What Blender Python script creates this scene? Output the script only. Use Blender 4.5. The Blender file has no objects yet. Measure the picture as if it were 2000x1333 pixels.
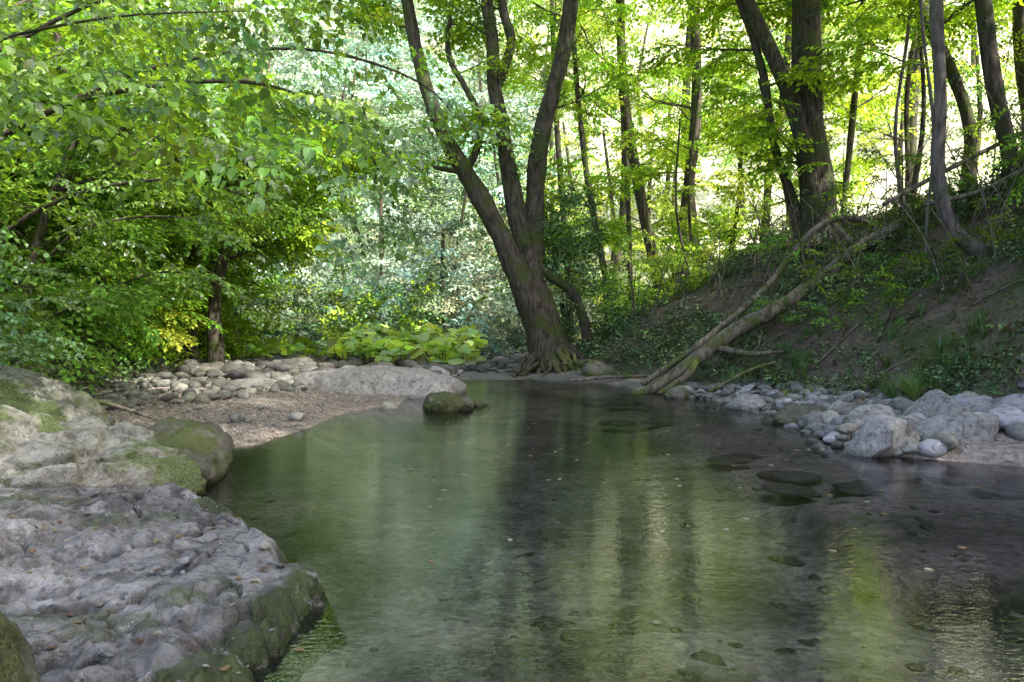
import bpy, math, random, time
import numpy as np
from mathutils import Vector
T00=time.time()
rng=np.random.default_rng(11); random.seed(11)
S=bpy.context.scene
U=rng.uniform
# ------------------------------------------------------------ noise
def hsh(ix,iy,iz,s):
    h=((ix*73856093)^(iy*19349663)^(iz*83492791)^(s*26544357))&0xffffffff
    h=((h^(h>>13))*1274126177)&0xffffffff
    h=h^(h>>16)
    return (h&0xffff)/65535.0
def vnoise(p,s=0):
    i=np.floor(p).astype(np.int64); f=p-i; f=f*f*(3-2*f)
    r=0
    for dx in (0,1):
        wx=f[:,0] if dx else 1-f[:,0]
        for dy in (0,1):
            wy=f[:,1] if dy else 1-f[:,1]
            for dz in (0,1):
                wz=f[:,2] if dz else 1-f[:,2]
                r=r+wx*wy*wz*hsh(i[:,0]+dx,i[:,1]+dy,i[:,2]+dz,s)
    return r*2-1
def fbm(p,o=4,s=0,g=.5):
    r=0;a=1;t=0
    for k in range(o):
        r=r+a*vnoise(p*(2.03**k)+k*17.3,s+k); t+=a; a*=g
    return r/t
def worley(p,s=0):
    i=np.floor(p).astype(np.int64)
    f1=np.full(len(p),9.);f2=np.full(len(p),9.)
    for dx in (-1,0,1):
        for dy in (-1,0,1):
            for dz in (-1,0,1):
                c=i+np.array([dx,dy,dz])
                q=c+np.stack([hsh(c[:,0],c[:,1],c[:,2],s+a) for a in (1,2,3)],1)
                d=np.linalg.norm(q-p,axis=1)
                f2=np.minimum(f2,np.maximum(f1,d)); f1=np.minimum(f1,d)
    return f1,f2
def sm(x,a,b):
    t=np.clip((x-a)/(b-a),0,1); return t*t*(3-2*t)
# ------------------------------------------------------------ mesh helpers
def np_mesh(name,V,F,mats=(),smooth=True,mi=None):
    V=np.asarray(V,dtype=np.float32);F=np.asarray(F,dtype=np.int32)
    me=bpy.data.meshes.new(name);k=F.shape[1]
    me.vertices.add(len(V)); me.vertices.foreach_set('co',V.ravel())
    me.loops.add(F.size); me.loops.foreach_set('vertex_index',F.ravel())
    me.polygons.add(len(F)); me.polygons.foreach_set('loop_start',np.arange(0,F.size,k,dtype=np.int32))
    if mi is not None: me.polygons.foreach_set('material_index',np.asarray(mi,dtype=np.int32))
    me.polygons.foreach_set('use_smooth',np.full(len(F),smooth))
    me.update(calc_edges=True)
    for m in mats: me.materials.append(m)
    return me
def set_col(me,name,c):
    a=me.attributes.new(name,'FLOAT_COLOR','POINT'); a.data.foreach_set('color',np.hstack([np.clip(c,.004,1),np.ones((len(c),1))]).astype(np.float32).ravel())
def add_obj(name,me,parent=None,loc=None):
    o=bpy.data.objects.new(name,me); S.collection.objects.link(o)
    if parent: o.parent=parent
    if loc is not None: o.location=loc
    return o
def empty(name,loc=(0,0,0)):
    o=bpy.data.objects.new(name,None); S.collection.objects.link(o); return o
def cat(pts,sub=5):
    P=np.array(pts,float)
    if len(P)<3: 
        t=np.linspace(0,1,sub+1)[:,None]; return P[0]*(1-t)+P[-1]*t
    if sub==1: return P
    Q=np.vstack([2*P[0]-P[1],P,2*P[-1]-P[-2]]); out=[]
    for i in range(1,len(Q)-2):
        a,b,c,d=Q[i-1],Q[i],Q[i+1],Q[i+2]
        for k in range(sub):
            t=k/sub
            out.append(.5*((2*b)+(c-a)*t+(2*a-5*b+4*c-d)*t*t+(3*b-a-3*c+d)*t**3))
    out.append(P[-1]); return np.array(out)
class Tubes:
    def __init__(s): s.V=[];s.F=[];s.n=0
    def add(s,pts4,seg=8,rough=.12,freq=2.0,seed=0,sub=5):
        P=cat(pts4,sub); c=P[:,:3]; r=np.maximum(P[:,3],.002)
        T=np.gradient(c,axis=0); T/=np.linalg.norm(T,axis=1)[:,None]+1e-9
        u=np.cross(T[0],[0.3,1,0.2]); u/=np.linalg.norm(u)
        a=np.linspace(0,2*np.pi,seg,endpoint=False); rings=[]
        for i in range(len(c)):
            u=u-T[i]*np.dot(u,T[i]); u/=np.linalg.norm(u)+1e-9; v=np.cross(T[i],u)
            rings.append(c[i]+r[i]*(np.cos(a)[:,None]*u+np.sin(a)[:,None]*v))
        R=np.array(rings)
        if rough>0:
            fl=R.reshape(-1,3); cc=np.repeat(c,seg,0)
            nz=fbm(fl*np.array([freq*2,freq*2,freq*.8])+seed,3,seed)
            fl=cc+(fl-cc)*(1+rough*2*nz)[:,None]; R=fl.reshape(R.shape)
        n=len(c);b=s.n; s.V.append(R.reshape(-1,3))
        i=np.arange(n-1)[:,None]*seg; j=np.arange(seg)[None]; j2=(j+1)%seg
        F=np.stack([i+j,i+j2,i+seg+j2,i+seg+j],-1).reshape(-1,4)+b
        s.F.append(F); s.n+=n*seg; return P
    def mesh(s,name,mat): return np_mesh(name,np.vstack(s.V),np.vstack(s.F),[mat])
# ------------------------------------------------------------ materials
class Mat:
    def __init__(s,name):
        s.m=bpy.data.materials.new(name); s.m.use_nodes=True; s.t=s.m.node_tree; s.t.nodes.clear()
        s.out=s.n('ShaderNodeOutputMaterial')
    def n(s,ty,**k):
        x=s.t.nodes.new(ty)
        for a,b in k.items(): setattr(x,a,b)
        return x
    def l(s,a,b): s.t.links.new(a,b)
    def pos(s): return s.n('ShaderNodeNewGeometry').outputs['Position']
    def noise(s,vec,scale,det=4,rough=.55,dist=0):
        x=s.n('ShaderNodeTexNoise'); x.inputs['Scale'].default_value=scale; x.inputs['Detail'].default_value=det
        x.inputs['Roughness'].default_value=rough; x.inputs['Distortion'].default_value=dist; s.l(vec,x.inputs['Vector']); return x.outputs['Fac']
    def ramp(s,fac,stops):
        x=s.n('ShaderNodeValToRGB'); e=x.color_ramp.elements
        while len(e)<len(stops): e.new(.5)
        for q,(p,c) in zip(e,stops):
            q.position=p; q.color=(c,c,c,1) if not hasattr(c,'__len__') else (*c,1)
        s.l(fac,x.inputs['Fac']); return x.outputs['Color']
    def mix(s,f,a,b,mode='MIX'):
        x=s.n('ShaderNodeMix',data_type='RGBA',blend_type=mode)
        for i,v in ((0,f),(6,a),(7,b)):
            sock=x.inputs[i]
            if hasattr(v,'links'): s.l(v,sock)
            elif hasattr(v,'__len__'): sock.default_value=(*v,1)
            elif i==0: sock.default_value=v
            else: sock.default_value=(v,v,v,1)
        return x.outputs[2]
    def math(s,op,a,b=0.):
        x=s.n('ShaderNodeMath',operation=op)
        for i,v in ((0,a),(1,b)):
            if hasattr(v,'links'): s.l(v,x.inputs[i])
            else: x.inputs[i].default_value=v
        return x.outputs[0]
    def bump(s,h,st,dist,prev=None):
        x=s.n('ShaderNodeBump'); x.inputs['Strength'].default_value=st; x.inputs['Distance'].default_value=dist
        s.l(h,x.inputs['Height'])
        if prev is not None: s.l(prev,x.inputs['Normal'])
        return x.outputs['Normal']
    def prin(s,col,rough,normal=None,spec=.3):
        p=s.n('ShaderNodeBsdfPrincipled')
        if hasattr(col,'links'): s.l(col,p.inputs['Base Color'])
        else: p.inputs['Base Color'].default_value=(*col,1)
        if hasattr(rough,'links'): s.l(rough,p.inputs['Roughness'])
        else: p.inputs['Roughness'].default_value=rough
        p.inputs['Specular IOR Level'].default_value=spec
        if normal is not None: s.l(normal,p.inputs['Normal'])
        s.l(p.outputs[0],s.out.inputs[0]); return p
def tint_node(M):
    return M.n('ShaderNodeAttribute',attribute_name='tint').outputs['Color']
def leaf_mat(name,trans=.5,gloss=.07,rough=.35,boost=(1.5,1.45,.5)):
    M=Mat(name); c=tint_node(M)
    d=M.n('ShaderNodeBsdfDiffuse'); M.l(c,d.inputs['Color']); m=d
    if trans>0:
        tr=M.n('ShaderNodeBsdfTranslucent'); M.l(M.mix(1.,c,boost,'MULTIPLY'),tr.inputs['Color'])
        m=M.n('ShaderNodeMixShader'); m.inputs[0].default_value=trans; M.l(d.outputs[0],m.inputs[1]); M.l(tr.outputs[0],m.inputs[2])
    if gloss>0:
        gl=M.n('ShaderNodeBsdfGlossy'); gl.inputs['Roughness'].default_value=rough; gl.inputs['Color'].default_value=(.9,.95,1,1)
        m2=M.n('ShaderNodeMixShader'); m2.inputs[0].default_value=gloss; M.l(m.outputs[0],m2.inputs[1]); M.l(gl.outputs[0],m2.inputs[2]); m=m2
    M.l(m.outputs[0],M.out.inputs[0]); return M.m
LEAF=leaf_mat('leaf',.5,.05); FLEAF=leaf_mat('tree_leaf',.45,0); HLEAF=leaf_mat('hillside_leaf',0,0); IVY=leaf_mat('ivy_leaf',0,.04,.4)
def bark_mat(name,c1,c2,moss,mossamt):
    M=Mat(name); p=M.pos()
    mp=M.n('ShaderNodeMapping'); mp.inputs['Scale'].default_value=(1,1,.25); M.l(p,mp.inputs['Vector'])
    n1=M.noise(mp.outputs[0],14,4,.65); n2=M.noise(p,2.2,3)
    c=M.mix(M.ramp(n1,[(.35,0.),(.65,1.)]),c1,c2)
    c=M.mix(M.ramp(n2,[(.62-mossamt,0.),(.75-mossamt,.85)]),c,moss)
    nn=M.bump(n1,.9,.04)
    M.prin(c,.85,nn,.15); return M.m
BARK=bark_mat('mossy_bark',(.022,.018,.014),(.10,.085,.066),(.05,.065,.016),.14)
BARKP=bark_mat('pale_bark',(.06,.05,.042),(.16,.145,.13),(.06,.08,.02),.08)
LOG=bark_mat('log_bark',(.05,.04,.028),(.22,.19,.15),(.07,.09,.015),.13)
TW=Mat('twig'); TW.prin((.04,.032,.022),.9); TW=TW.m
def rock_mat(name,base=None,moss=.3,wet=True,dark=.45,mosscol=(.05,.07,.015),bs=1.,simple=False,fb=.8):
    M=Mat(name); p=M.pos()
    t=tint_node(M) if base is None else base
    n1=M.noise(p,3.2*bs,4,.6,.4); n2=M.noise(p,17*bs,4,.7)
    c=M.mix(1.,t,M.ramp(n1,[(.3,dark),(.5,.85),(.68,1.)]),'MULTIPLY')
    c=M.mix(1.,c,M.ramp(n2,[(.35,.5),(.5,1.),(.65,1.)]),'MULTIPLY')
    nn=None
    if not simple:
        vo=M.n('ShaderNodeTexVoronoi',feature='DISTANCE_TO_EDGE'); vo.inputs['Scale'].default_value=1.9*bs
        wv=M.n('ShaderNodeVectorMath',operation='ADD'); M.l(p,wv.inputs[0])
        sc=M.n('ShaderNodeVectorMath',operation='SCALE'); nx=M.n('ShaderNodeTexNoise'); nx.inputs['Scale'].default_value=2.5*bs; nx.inputs['Detail'].default_value=4; M.l(p,nx.inputs['Vector'])
        M.l(nx.outputs['Color'],sc.inputs[0]); sc.inputs['Scale'].default_value=1.2/bs; M.l(sc.outputs[0],wv.inputs[1]); M.l(wv.outputs[0],vo.inputs['Vector'])
        crack=M.ramp(vo.outputs['Distance'],[(0,0.),(.014,1.)])
        c=M.mix(M.math('MULTIPLY',M.math('SUBTRACT',1.,crack),.45),c,(.03,.028,.025))
        n5=M.noise(p,7*bs,5,.75)
        c=M.mix(M.ramp(n5,[(.36,.7),(.46,0.)]),c,(.06,.055,.05))
        c=M.mix(M.ramp(n5,[(.56,0.),(.64,.5)]),c,tuple(min(x*1.5,.5) for x in base) if base is not None else (.40,.39,.385))
        nn=M.bump(n5,fb,.04/bs,nn)
    if moss>0:
        n4=M.noise(p,1.3*bs,5,.65)
        n3=M.noise(p,60*bs,3,.7)
        c=M.mix(M.ramp(n4,[(.66-moss*.5,0.),(.72-moss*.5,.9)]),c,M.mix(M.ramp(n3,[(.35,0.),(.65,1.)]),tuple(x*.5 for x in mosscol),tuple(x*2.2 for x in mosscol)))
    rough=.8
    if wet:
        sp=M.n('ShaderNodeSeparateXYZ'); M.l(p,sp.inputs[0])
        w=M.ramp(M.math('ADD',sp.outputs['Z'],M.math('MULTIPLY',n1,.04)),[(.03,1.),(.085,0.)])
        c=M.mix(w,c,M.mix(1.,c,(.55,.55,.52),'MULTIPLY'))
        rough=M.ramp(w,[(0,.8),(1,.35)])
    nn=M.bump(n2,fb,.03/bs,nn)
    if moss>0 : nn=M.bump(n3,.5,.01/bs,nn)
    M.prin(c,rough,nn,.3); return M.m
STONE=rock_mat('stone',None,0,True,.7,simple=True)
SLABM=rock_mat('limestone_slab',None,.06,True,.6,fb=.7)
BOULM=rock_mat('limestone_boulder',(.31,.30,.25),.30,False,.45,(.06,.08,.022))
MOSSR=rock_mat('mossy_rock',(.13,.125,.095),.38,True,.5,(.045,.055,.015),1.6)
PALER=rock_mat('pale_rock',(.33,.315,.30),.10,True,.7)
DARKR=rock_mat('dark_rock',(.16,.15,.12),.35,True,.5,(.05,.06,.015))
# ------------------------------------------------------------ scattering: many small copies baked into one mesh
class Kit:
    def __init__(s,items,mats,smooth=False): s.items=items; s.mats=mats; s.smooth=smooth
LEAFCOUNT=[0]
def scatter(name,A,kit,parent=None):
    """A rows: x y z roll pitch yaw sx sy sz r g b idx"""
    A=np.asarray(A,dtype=np.float64); Vs=[];Fs=[];Ms=[];Cs=[];n=0
    cx,sx_=np.cos(A[:,3]),np.sin(A[:,3]);cy,sy_=np.cos(A[:,4]),np.sin(A[:,4]);cz,sz_=np.cos(A[:,5]),np.sin(A[:,5])
    R=np.empty((len(A),3,3))
    R[:,0,0]=cz*cy;R[:,0,1]=cz*sy_*sx_-sz_*cx;R[:,0,2]=cz*sy_*cx+sz_*sx_
    R[:,1,0]=sz_*cy;R[:,1,1]=sz_*sy_*sx_+cz*cx;R[:,1,2]=sz_*sy_*cx-cz*sx_
    R[:,2,0]=-sy_;R[:,2,1]=cy*sx_;R[:,2,2]=cy*cx
    R=R*A[:,None,6:9]; idx=A[:,12].astype(int)
    for k,(V,F,mi,rn) in enumerate(kit.items):
        m=np.where(idx==k)[0]
        if len(m)==0: continue
        W=np.einsum('nij,vj->nvi',R[m],V)+A[m,None,:3]
        Vs.append(W.reshape(-1,3).astype(np.float32))
        Fs.append((F[None]+(np.arange(len(m))*len(V))[:,None,None]+n).reshape(-1,F.shape[1]))
        Ms.append(np.tile(mi,len(m)))
        jr=rng.uniform(.0,1.,(len(m),1)); r=((rn[None]*7.13+jr*3.7)%1.0)
        r=np.where(rn[None]<0,1.0,.55+.9*r)
        Cs.append((A[m,None,9:12]*r[:,:,None]).reshape(-1,3)); n+=len(m)*len(V)
    me=np_mesh(name,np.vstack(Vs),np.vstack(Fs),kit.mats,kit.smooth,np.concatenate(Ms))
    LEAFCOUNT[0]+=len(me.polygons)
    set_col(me,'tint',np.vstack(Cs))
    return add_obj(name,me,parent)
# ------------------------------------------------------------ leaves / sprays
def rotm(yaw,pitch,roll):
    cz,sz,cy,sy,cx,sx=math.cos(yaw),math.sin(yaw),math.cos(pitch),math.sin(pitch),math.cos(roll),math.sin(roll)
    Rz=np.array([[cz,-sz,0],[sz,cz,0],[0,0,1]]);Ry=np.array([[cy,0,sy],[0,1,0],[-sy,0,cy]]);Rx=np.array([[1,0,0],[0,cx,-sx],[0,sx,cx]])
    return Rz@Ry@Rx
L4V=np.array([[0,0,0],[.42,.33,.06],[1,0,-.05],[.42,-.33,.06]]); L4F=[[0,1,2,3]]
LNV=np.array([[0,0,0],[.06,.22,.05],[.28,.36,.07],[.55,.30,.05],[.82,.13,-.0],[1.05,0,-.10],[.82,-.13,-.0],[.55,-.30,.05],[.28,-.36,.07],[.06,-.22,.05],[.3,0,.01],[.62,0,0.]])
LNF=[[0,1,2,10],[10,2,3,11],[11,3,4,5],[0,10,8,9],[10,11,7,8],[11,5,6,7]]
def make_spray(L,nside,leafL,seed,near=False,flat=.35,twig=.006,d3=False,dropping=0.35,dn=1.):
    r=random.Random(seed); V=[];F=[];MI=[];RN=[];n=0
    T=Tubes(); lv=LNV if near else L4V; lf=np.array(LNF if near else L4F)
    def leaf(p,yaw,pitch,roll,s):
        nonlocal n
        R=rotm(yaw,pitch,roll); v=(lv*s)@R.T+p; V.append(v);F.append(lf+n);MI.append(np.zeros(len(lf)));RN.append(np.full(len(v),r.random()));n+=len(v)
    def stem(p,yaw,pitch,length,rad,lev):
        k=6; pts=[];q=np.array(p,float);cur=pitch;yw=yaw
        for i in range(k+1):
            pts.append([*q,rad*(1-.75*i/k)])
            cur+=.06+r.uniform(-.05,.08); yw+=r.uniform(-.18,.18)
            q=q+rotm(yw,cur,0)@np.array([length/k,0,0])
        T.add(pts if near else pts[::3],3,0,sub=1)
        P=np.array(pts)[:,:3]
        cnt=max(3,int(length/leafL*(1.9 if lev else 1.2)*dn))
        for j in range(cnt):
            t=(j+.6)/cnt*k*.98; i=int(t);f=t-i; q=P[i]*(1-f)+P[min(i+1,k)]*f
            side=1 if j%2 else -1
            leaf(q,yaw+side*r.uniform(.5,1.3),r.uniform(0,dropping*2)+(r.uniform(-1.2,1.2) if d3 else 0),r.gauss(0,flat)+(r.uniform(-1,1) if d3 else 0),leafL*r.uniform(.6,1.15))
        leaf(P[-1],yaw,cur,r.gauss(0,flat),leafL)
        if lev==0:
            for j in range(nside):
                t=(.12+.8*j/nside)*k;i=int(t);f=t-i;q=P[i]*(1-f)+P[i+1]*f
                side=1 if j%2 else -1
                stem(q,yaw+side*r.uniform(.6,1.1),pitch+r.uniform(-.3,.3)*(2.5 if d3 else 1),length*(.62-.35*j/nside)*r.uniform(.7,1.1),rad*.55,1)
    stem((0,0,0),0,-.15,L,twig,0)
    tv=np.vstack(T.V); tf=np.vstack(T.F)+n; V.append(tv); F.append(tf); MI.append(np.ones(len(tf))); RN.append(np.full(len(tv),-1.))
    return np.vstack(V),np.vstack(F),np.concatenate(MI),np.concatenate(RN)
sp_items=[make_spray(1.0,8,.115,i) for i in range(4)]+[make_spray(.9,9,.11,10+i,d3=True) for i in range(2)]
sprays=Kit(sp_items,[FLEAF,TW]); hsprays=Kit(sp_items,[HLEAF,TW])
near_sprays=Kit([make_spray(.9,5,.105,20+i,near=True,twig=.004,dropping=.5) for i in range(4)],[LEAF,TW])
ivys=Kit([make_spray(.4,5,.065,30+i,d3=True,twig=.003) for i in range(3)],[IVY,TW])
def row(p,yaw,pitch,roll,s,tint,idx):
    if not hasattr(s,'__len__'): s=(s,s,s)
    return [p[0],p[1],p[2],roll,pitch,yaw,s[0],s[1],s[2],tint[0],tint[1],tint[2],idx]
def jit(t,a=.25,h=.12):
    k=random.uniform(1-a,1+a*1.4); w=random.uniform(-h,h)
    return (t[0]*k*(1+w*1.5),t[1]*k,t[2]*k*(1-w))
SUN=(.22,.36,.035); MID=(.13,.235,.035); DARK=(.075,.12,.03); HAZE_BLUE=(.36,.47,.34); YEL=(.40,.53,.10); COOL=(.15,.26,.11)  # the blue-green tint paints distance haze into the far leaf colour
# ------------------------------------------------------------ terrain
yk=np.array([-30,0,1,2,2.4,3.25,4.05,5.0,5.7,6.8,7.2,8.3,10,11,13.8,16.6,19,25,35.])
xLk=np.array([-2,-1.5,-1.5,-1.5,-1.5,-1.6,-2.0,-2.6,-2.7,-2.95,-2.5,-2.3,-2.4,-1.8,-1.6,-1.2,-1.1,-2,-3.])
yr=np.array([-30,0,5,6.2,6.8,8,11,12.3,14,15.8,16.8,18.5,20,25,35.])
xRk=np.array([6,6,5.2,4.2,3.3,3.7,3.6,3.0,2.3,1.8,.6,.3,.8,1.5,2.])
yf=np.array([-30,0,6,10,15,20,30,60.]); fLk=np.array([-4.4,-4.2,-4.3,-5.8,-7.4,-8,-9,-14.])
yg=np.array([-30,0,6,8,12,14,16,17.5,20,35.]); fRk=np.array([9,8,6.2,5.7,4.3,3.3,2.4,1.3,1.5,2.5])
def shelf_mask(x,y,p):
    return sm(x+.45*fbm(p*1.3,4,21),1.7,1.95)*sm(y+.35*fbm(p*1.4,4,22),3.4,3.55)*(1-sm(y+.3*fbm(p*2,2,4),5.0,5.7))
def H(x,y):
    p=np.stack([x,y,np.zeros_like(x)],1)
    xL=np.interp(y,yk,xLk);xR=np.interp(y,yr,xRk);fL=np.interp(y,yf,fLk);fR=np.interp(y,yg,fRk)
    w=fbm(p*.9,3,3)*.25
    dR=x-xR+w; dL=xL-x+w
    depth=.22+.10*fbm(p*.35,2,8)
    up=sm(y,13,18)
    bed=-depth*(1-up)+.06*up+.03*fbm(p*2.5,3,5)
    f1,f2=worley(p*np.array([1.1,1.9,1])+.3*np.stack([fbm(p*2,2,81),fbm(p*2,2,82),0*x],1),83)
    flag=-.014*(1-sm(f2-f1,0,.08))
    sh=shelf_mask(x,y,p)
    bed=bed*(1-sh)+sh*(-.055+.012*fbm(p*1.5,3,9)+flag)
    sh2=(1-sm(np.hypot((x-.6)/2.2,(y-2.2)/1.0),.5,1.3)); bed=bed*(1-sh2)+sh2*(-.12+.02*fbm(p*3,3,9))
    sh3=sm(y,5.7,6.5)*sm(x+.4*fbm(p,3,31),1.6,2.6)*(1-sm(y,9,12)); bed=bed*(1-sh3*.9)+sh3*.9*(-.035+.012*fbm(p*3,3,2)+flag*1.5)
    z=bed
    land=.03+.02*fbm(p*3,4,6)
    tr=sm(dR,-.5,.15); zr=land+.09*np.clip(dR,0,3)+.06
    kR=np.interp(y,[0,8,11,14,18,30],[.95,.9,.76,.62,.56,.5])
    b=np.maximum(x-fR+w,0); zr=zr+kR*np.minimum(b,5.2+.5*w)+.22*np.maximum(b-5.2,0)+.12*fbm(p*1.3,4,12)*sm(b,0,1)
    z=z*(1-tr)+zr*tr
    tl=sm(dL,-.6,.15); zl=land+.05*np.clip(dL,0,4)
    b=np.maximum(fL-x+w,0); zl=zl+.62*np.minimum(b,9)+.35*np.maximum(b-9,0)+.15*fbm(p*1.1,4,13)*sm(b,0,1)
    z=z*(1-tl)+zl*tl
    hill=np.maximum(y-33,0); z=z+np.minimum(hill*.8,48)+1.5*fbm(p*.1,3,14)*sm(y,33,45)
    return z
gx=np.concatenate([-np.geomspace(9,260,60)[::-1],np.linspace(-9,9,400)[1:-1],np.geomspace(9,260,60)])
gy=np.concatenate([np.linspace(-60,0,25)[:-1],np.linspace(0,8,260)[:-1],np.linspace(8,24,270)[:-1],24+np.geomspace(.06,280,110)])
X,Y=np.meshgrid(gx,gy); xf=X.ravel();yf_=Y.ravel();Z=H(xf,yf_); ZG=Z.reshape(X.shape)
def Hv(x,y):
    i=np.clip(np.searchsorted(gx,x)-1,0,len(gx)-2);j=np.clip(np.searchsorted(gy,y)-1,0,len(gy)-2)
    u=(x-gx[i])/(gx[i+1]-gx[i]);v=(y-gy[j])/(gy[j+1]-gy[j])
    return ZG[j,i]*(1-u)*(1-v)+ZG[j,i+1]*u*(1-v)+ZG[j+1,i]*(1-u)*v+ZG[j+1,i+1]*u*v
def Hs(x,y): return float(Hv(x,y))
nx,ny=len(gx),len(gy); i=np.arange(ny-1)[:,None]*nx;j=np.arange(nx-1)[None]
F=np.stack([i+j,i+j+1,i+nx+j+1,i+nx+j],-1).reshape(-1,4)
p=np.stack([xf,yf_,Z],1); n1=fbm(p*1.2,4,40)[:,None];n2=fbm(p*.4,3,41)[:,None]; n3_=fbm(p*2.6,4,44)[:,None]; n4_=fbm(p*.7,4,47)[:,None]
def C(*c): return np.array(c)[None]
soil=C(.15,.12,.085)*(1+.5*n1); mossg=C(.075,.095,.035)
xL=np.interp(yf_,yk,xLk);xR=np.interp(yf_,yr,xRk);fL=np.interp(yf_,yf,fLk);fR=np.interp(yf_,yg,fRk)
col=soil*(1-sm(n1,-.1,.4))+mossg*sm(n1,-.1,.4)
grav=C(.34,.28,.235); cob=C(.18,.17,.15)
ml=(sm(xf,fL-.4,fL+.3)*(1-sm(xf,fR-.3,fR+.6)))[:,None]
gcol=grav*(1-sm(yf_,10.5,12)[:,None])+cob*sm(yf_,10.5,12)[:,None]
col=col*(1-ml)+gcol*ml
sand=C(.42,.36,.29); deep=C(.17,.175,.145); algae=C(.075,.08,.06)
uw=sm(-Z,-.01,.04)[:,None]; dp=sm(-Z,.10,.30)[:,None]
bedc=(sand*(1-dp)+deep*dp)  # deeper bed painted darker, standing in for light absorbed by the water
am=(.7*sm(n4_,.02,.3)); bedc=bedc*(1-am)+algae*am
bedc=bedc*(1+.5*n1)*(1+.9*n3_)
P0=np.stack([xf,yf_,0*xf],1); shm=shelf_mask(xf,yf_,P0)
edge_shade=(shelf_mask(xf+.05,yf_+.22,P0)*(1-shm))[:,None]  # dark band along the shelf edge, its shadow painted on the bed
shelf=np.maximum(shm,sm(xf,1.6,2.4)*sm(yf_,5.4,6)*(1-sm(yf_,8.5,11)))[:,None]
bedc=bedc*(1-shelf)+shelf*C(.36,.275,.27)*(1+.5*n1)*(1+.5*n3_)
bedc=bedc*(1-.8*edge_shade)
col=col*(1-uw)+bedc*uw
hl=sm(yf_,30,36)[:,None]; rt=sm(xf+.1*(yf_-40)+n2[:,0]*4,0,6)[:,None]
hc=C(.28,.36,.25)*(1-rt)+C(.82,.80,.58)*rt  # left half of the hill toned for shade and haze, put into the colour
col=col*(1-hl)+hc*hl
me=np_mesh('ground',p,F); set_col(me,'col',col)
M=Mat('ground'); P=M.pos(); at=M.n('ShaderNodeAttribute',attribute_name='col').outputs['Color']
na=M.noise(P,30,4,.7);nb=M.noise(P,5,4,.65)
vo=M.n('ShaderNodeTexVoronoi'); vo.inputs['Scale'].default_value=22; M.l(P,vo.inputs['Vector'])
c=M.mix(1.,at,M.ramp(na,[(.3,.6),(.5,1.),(.7,1.)]),'MULTIPLY'); c=M.mix(1.,c,M.ramp(nb,[(.3,.6),(.5,1.),(.7,1.)]),'MULTIPLY')
sp=M.n('ShaderNodeSeparateColor'); M.l(vo.outputs['Color'],sp.inputs[0])
c=M.mix(1.,c,M.ramp(sp.outputs[0],[(0,.5),(.8,.9),(1,1.)]),'MULTIPLY')
nn=M.bump(na,.6,.015)
M.prin(c,.85,nn,.25); me.materials.append(M.m)
add_obj('ground',me)
# ------------------------------------------------------------ water
V=[[-12,-30,0],[12,-30,0],[12,21,0],[-12,21,0]]
me=np_mesh('stream_water',V,[[0,1,2,3]])
M=Mat('stream_water');P=M.pos()
mp=M.n('ShaderNodeMapping'); mp.inputs['Scale'].default_value=(1,1.7,1); M.l(P,mp.inputs['Vector'])
w1=M.noise(mp.outputs[0],9,2,.5,.3); w2=M.noise(mp.outputs[0],2.2,2,.5,.2); w3=M.noise(mp.outputs[0],26,2,.5)
nn=M.bump(w2,.035,.05); nn=M.bump(w1,.085,.02,nn); nn=M.bump(w3,.13,.01,nn)
gl=M.n('ShaderNodeBsdfGlossy'); gl.inputs['Roughness'].default_value=.0; M.l(nn,gl.inputs['Normal'])
tr=M.n('ShaderNodeBsdfTransparent'); tr.inputs['Color'].default_value=(.90,.95,.92,1)
fr=M.n('ShaderNodeFresnel'); fr.inputs['IOR'].default_value=1.9; M.l(nn,fr.inputs['Normal'])
mx=M.n('ShaderNodeMixShader'); M.l(fr.outputs[0],mx.inputs[0]); M.l(tr.outputs[0],mx.inputs[1]); M.l(gl.outputs[0],mx.inputs[2]); M.l(mx.outputs[0],M.out.inputs[0])
me.materials.append(M.m); add_obj('stream_water',me)
# ------------------------------------------------------------ rocks
import bmesh
def ico(sub):
    bm=bmesh.new(); bmesh.ops.create_icosphere(bm,subdivisions=sub,radius=1)
    V=np.array([v.co[:] for v in bm.verts]);F=np.array([[v.index for v in f.verts] for f in bm.faces]); bm.free(); return V,F
def rock_vf(sub,dims,seed,planes=10,cut=.75,nz=.08,fine=.02,crack=0.,freq=1.5):
    V,F=ico(sub); r=np.random.default_rng(seed)
    for k in range(planes):
        n=r.normal(size=3);n/=np.linalg.norm(n);c=r.uniform(cut,.97)
        d=V@n-c; V=V-np.maximum(d,0)[:,None]*n*.92
    dims=np.array(dims); D=V*dims; s=dims.max()
    nrm=V/np.linalg.norm(V,axis=1)[:,None]
    q=D/s
    disp=nz*fbm(q*freq+seed,4,seed)+fine*fbm(q*freq*6+seed,4,seed+9)
    if crack>0:
        f1,f2=worley(q*freq*1.1+seed+.4*np.stack([fbm(q*3,2,s_) for s_ in (1,2,3)],1),seed)
        disp=disp-crack*(1-sm(f2-f1,0,.10))
    return D+nrm*(disp*s)[:,None],F
def rock(name,loc,dims,seed,mat,sub=5,rotz=0,**k):
    V,F=rock_vf(sub,dims,seed,**k); o=add_obj(name,np_mesh(name,V,F,[mat]),None,loc); o.rotation_euler=(0,0,rotz); return o
rock('limestone_boulder',(-3.3,4.9,.04),(1.2,.85,.56),3,BOULM,6,.15,planes=16,cut=.6,nz=.18,fine=.05,crack=.06,freq=2.)
rock('mossy_boulder',(-2.7,5.85,.0),(.55,.7,.4),5,MOSSR,5,.3,planes=14,cut=.6,nz=.18,fine=.06,freq=2)
rock('limestone_boulder',(-4.6,6.6,.25),(.9,.8,.5),8,BOULM,5,.4,cut=.6,nz=.16,fine=.04,crack=.03)
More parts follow.
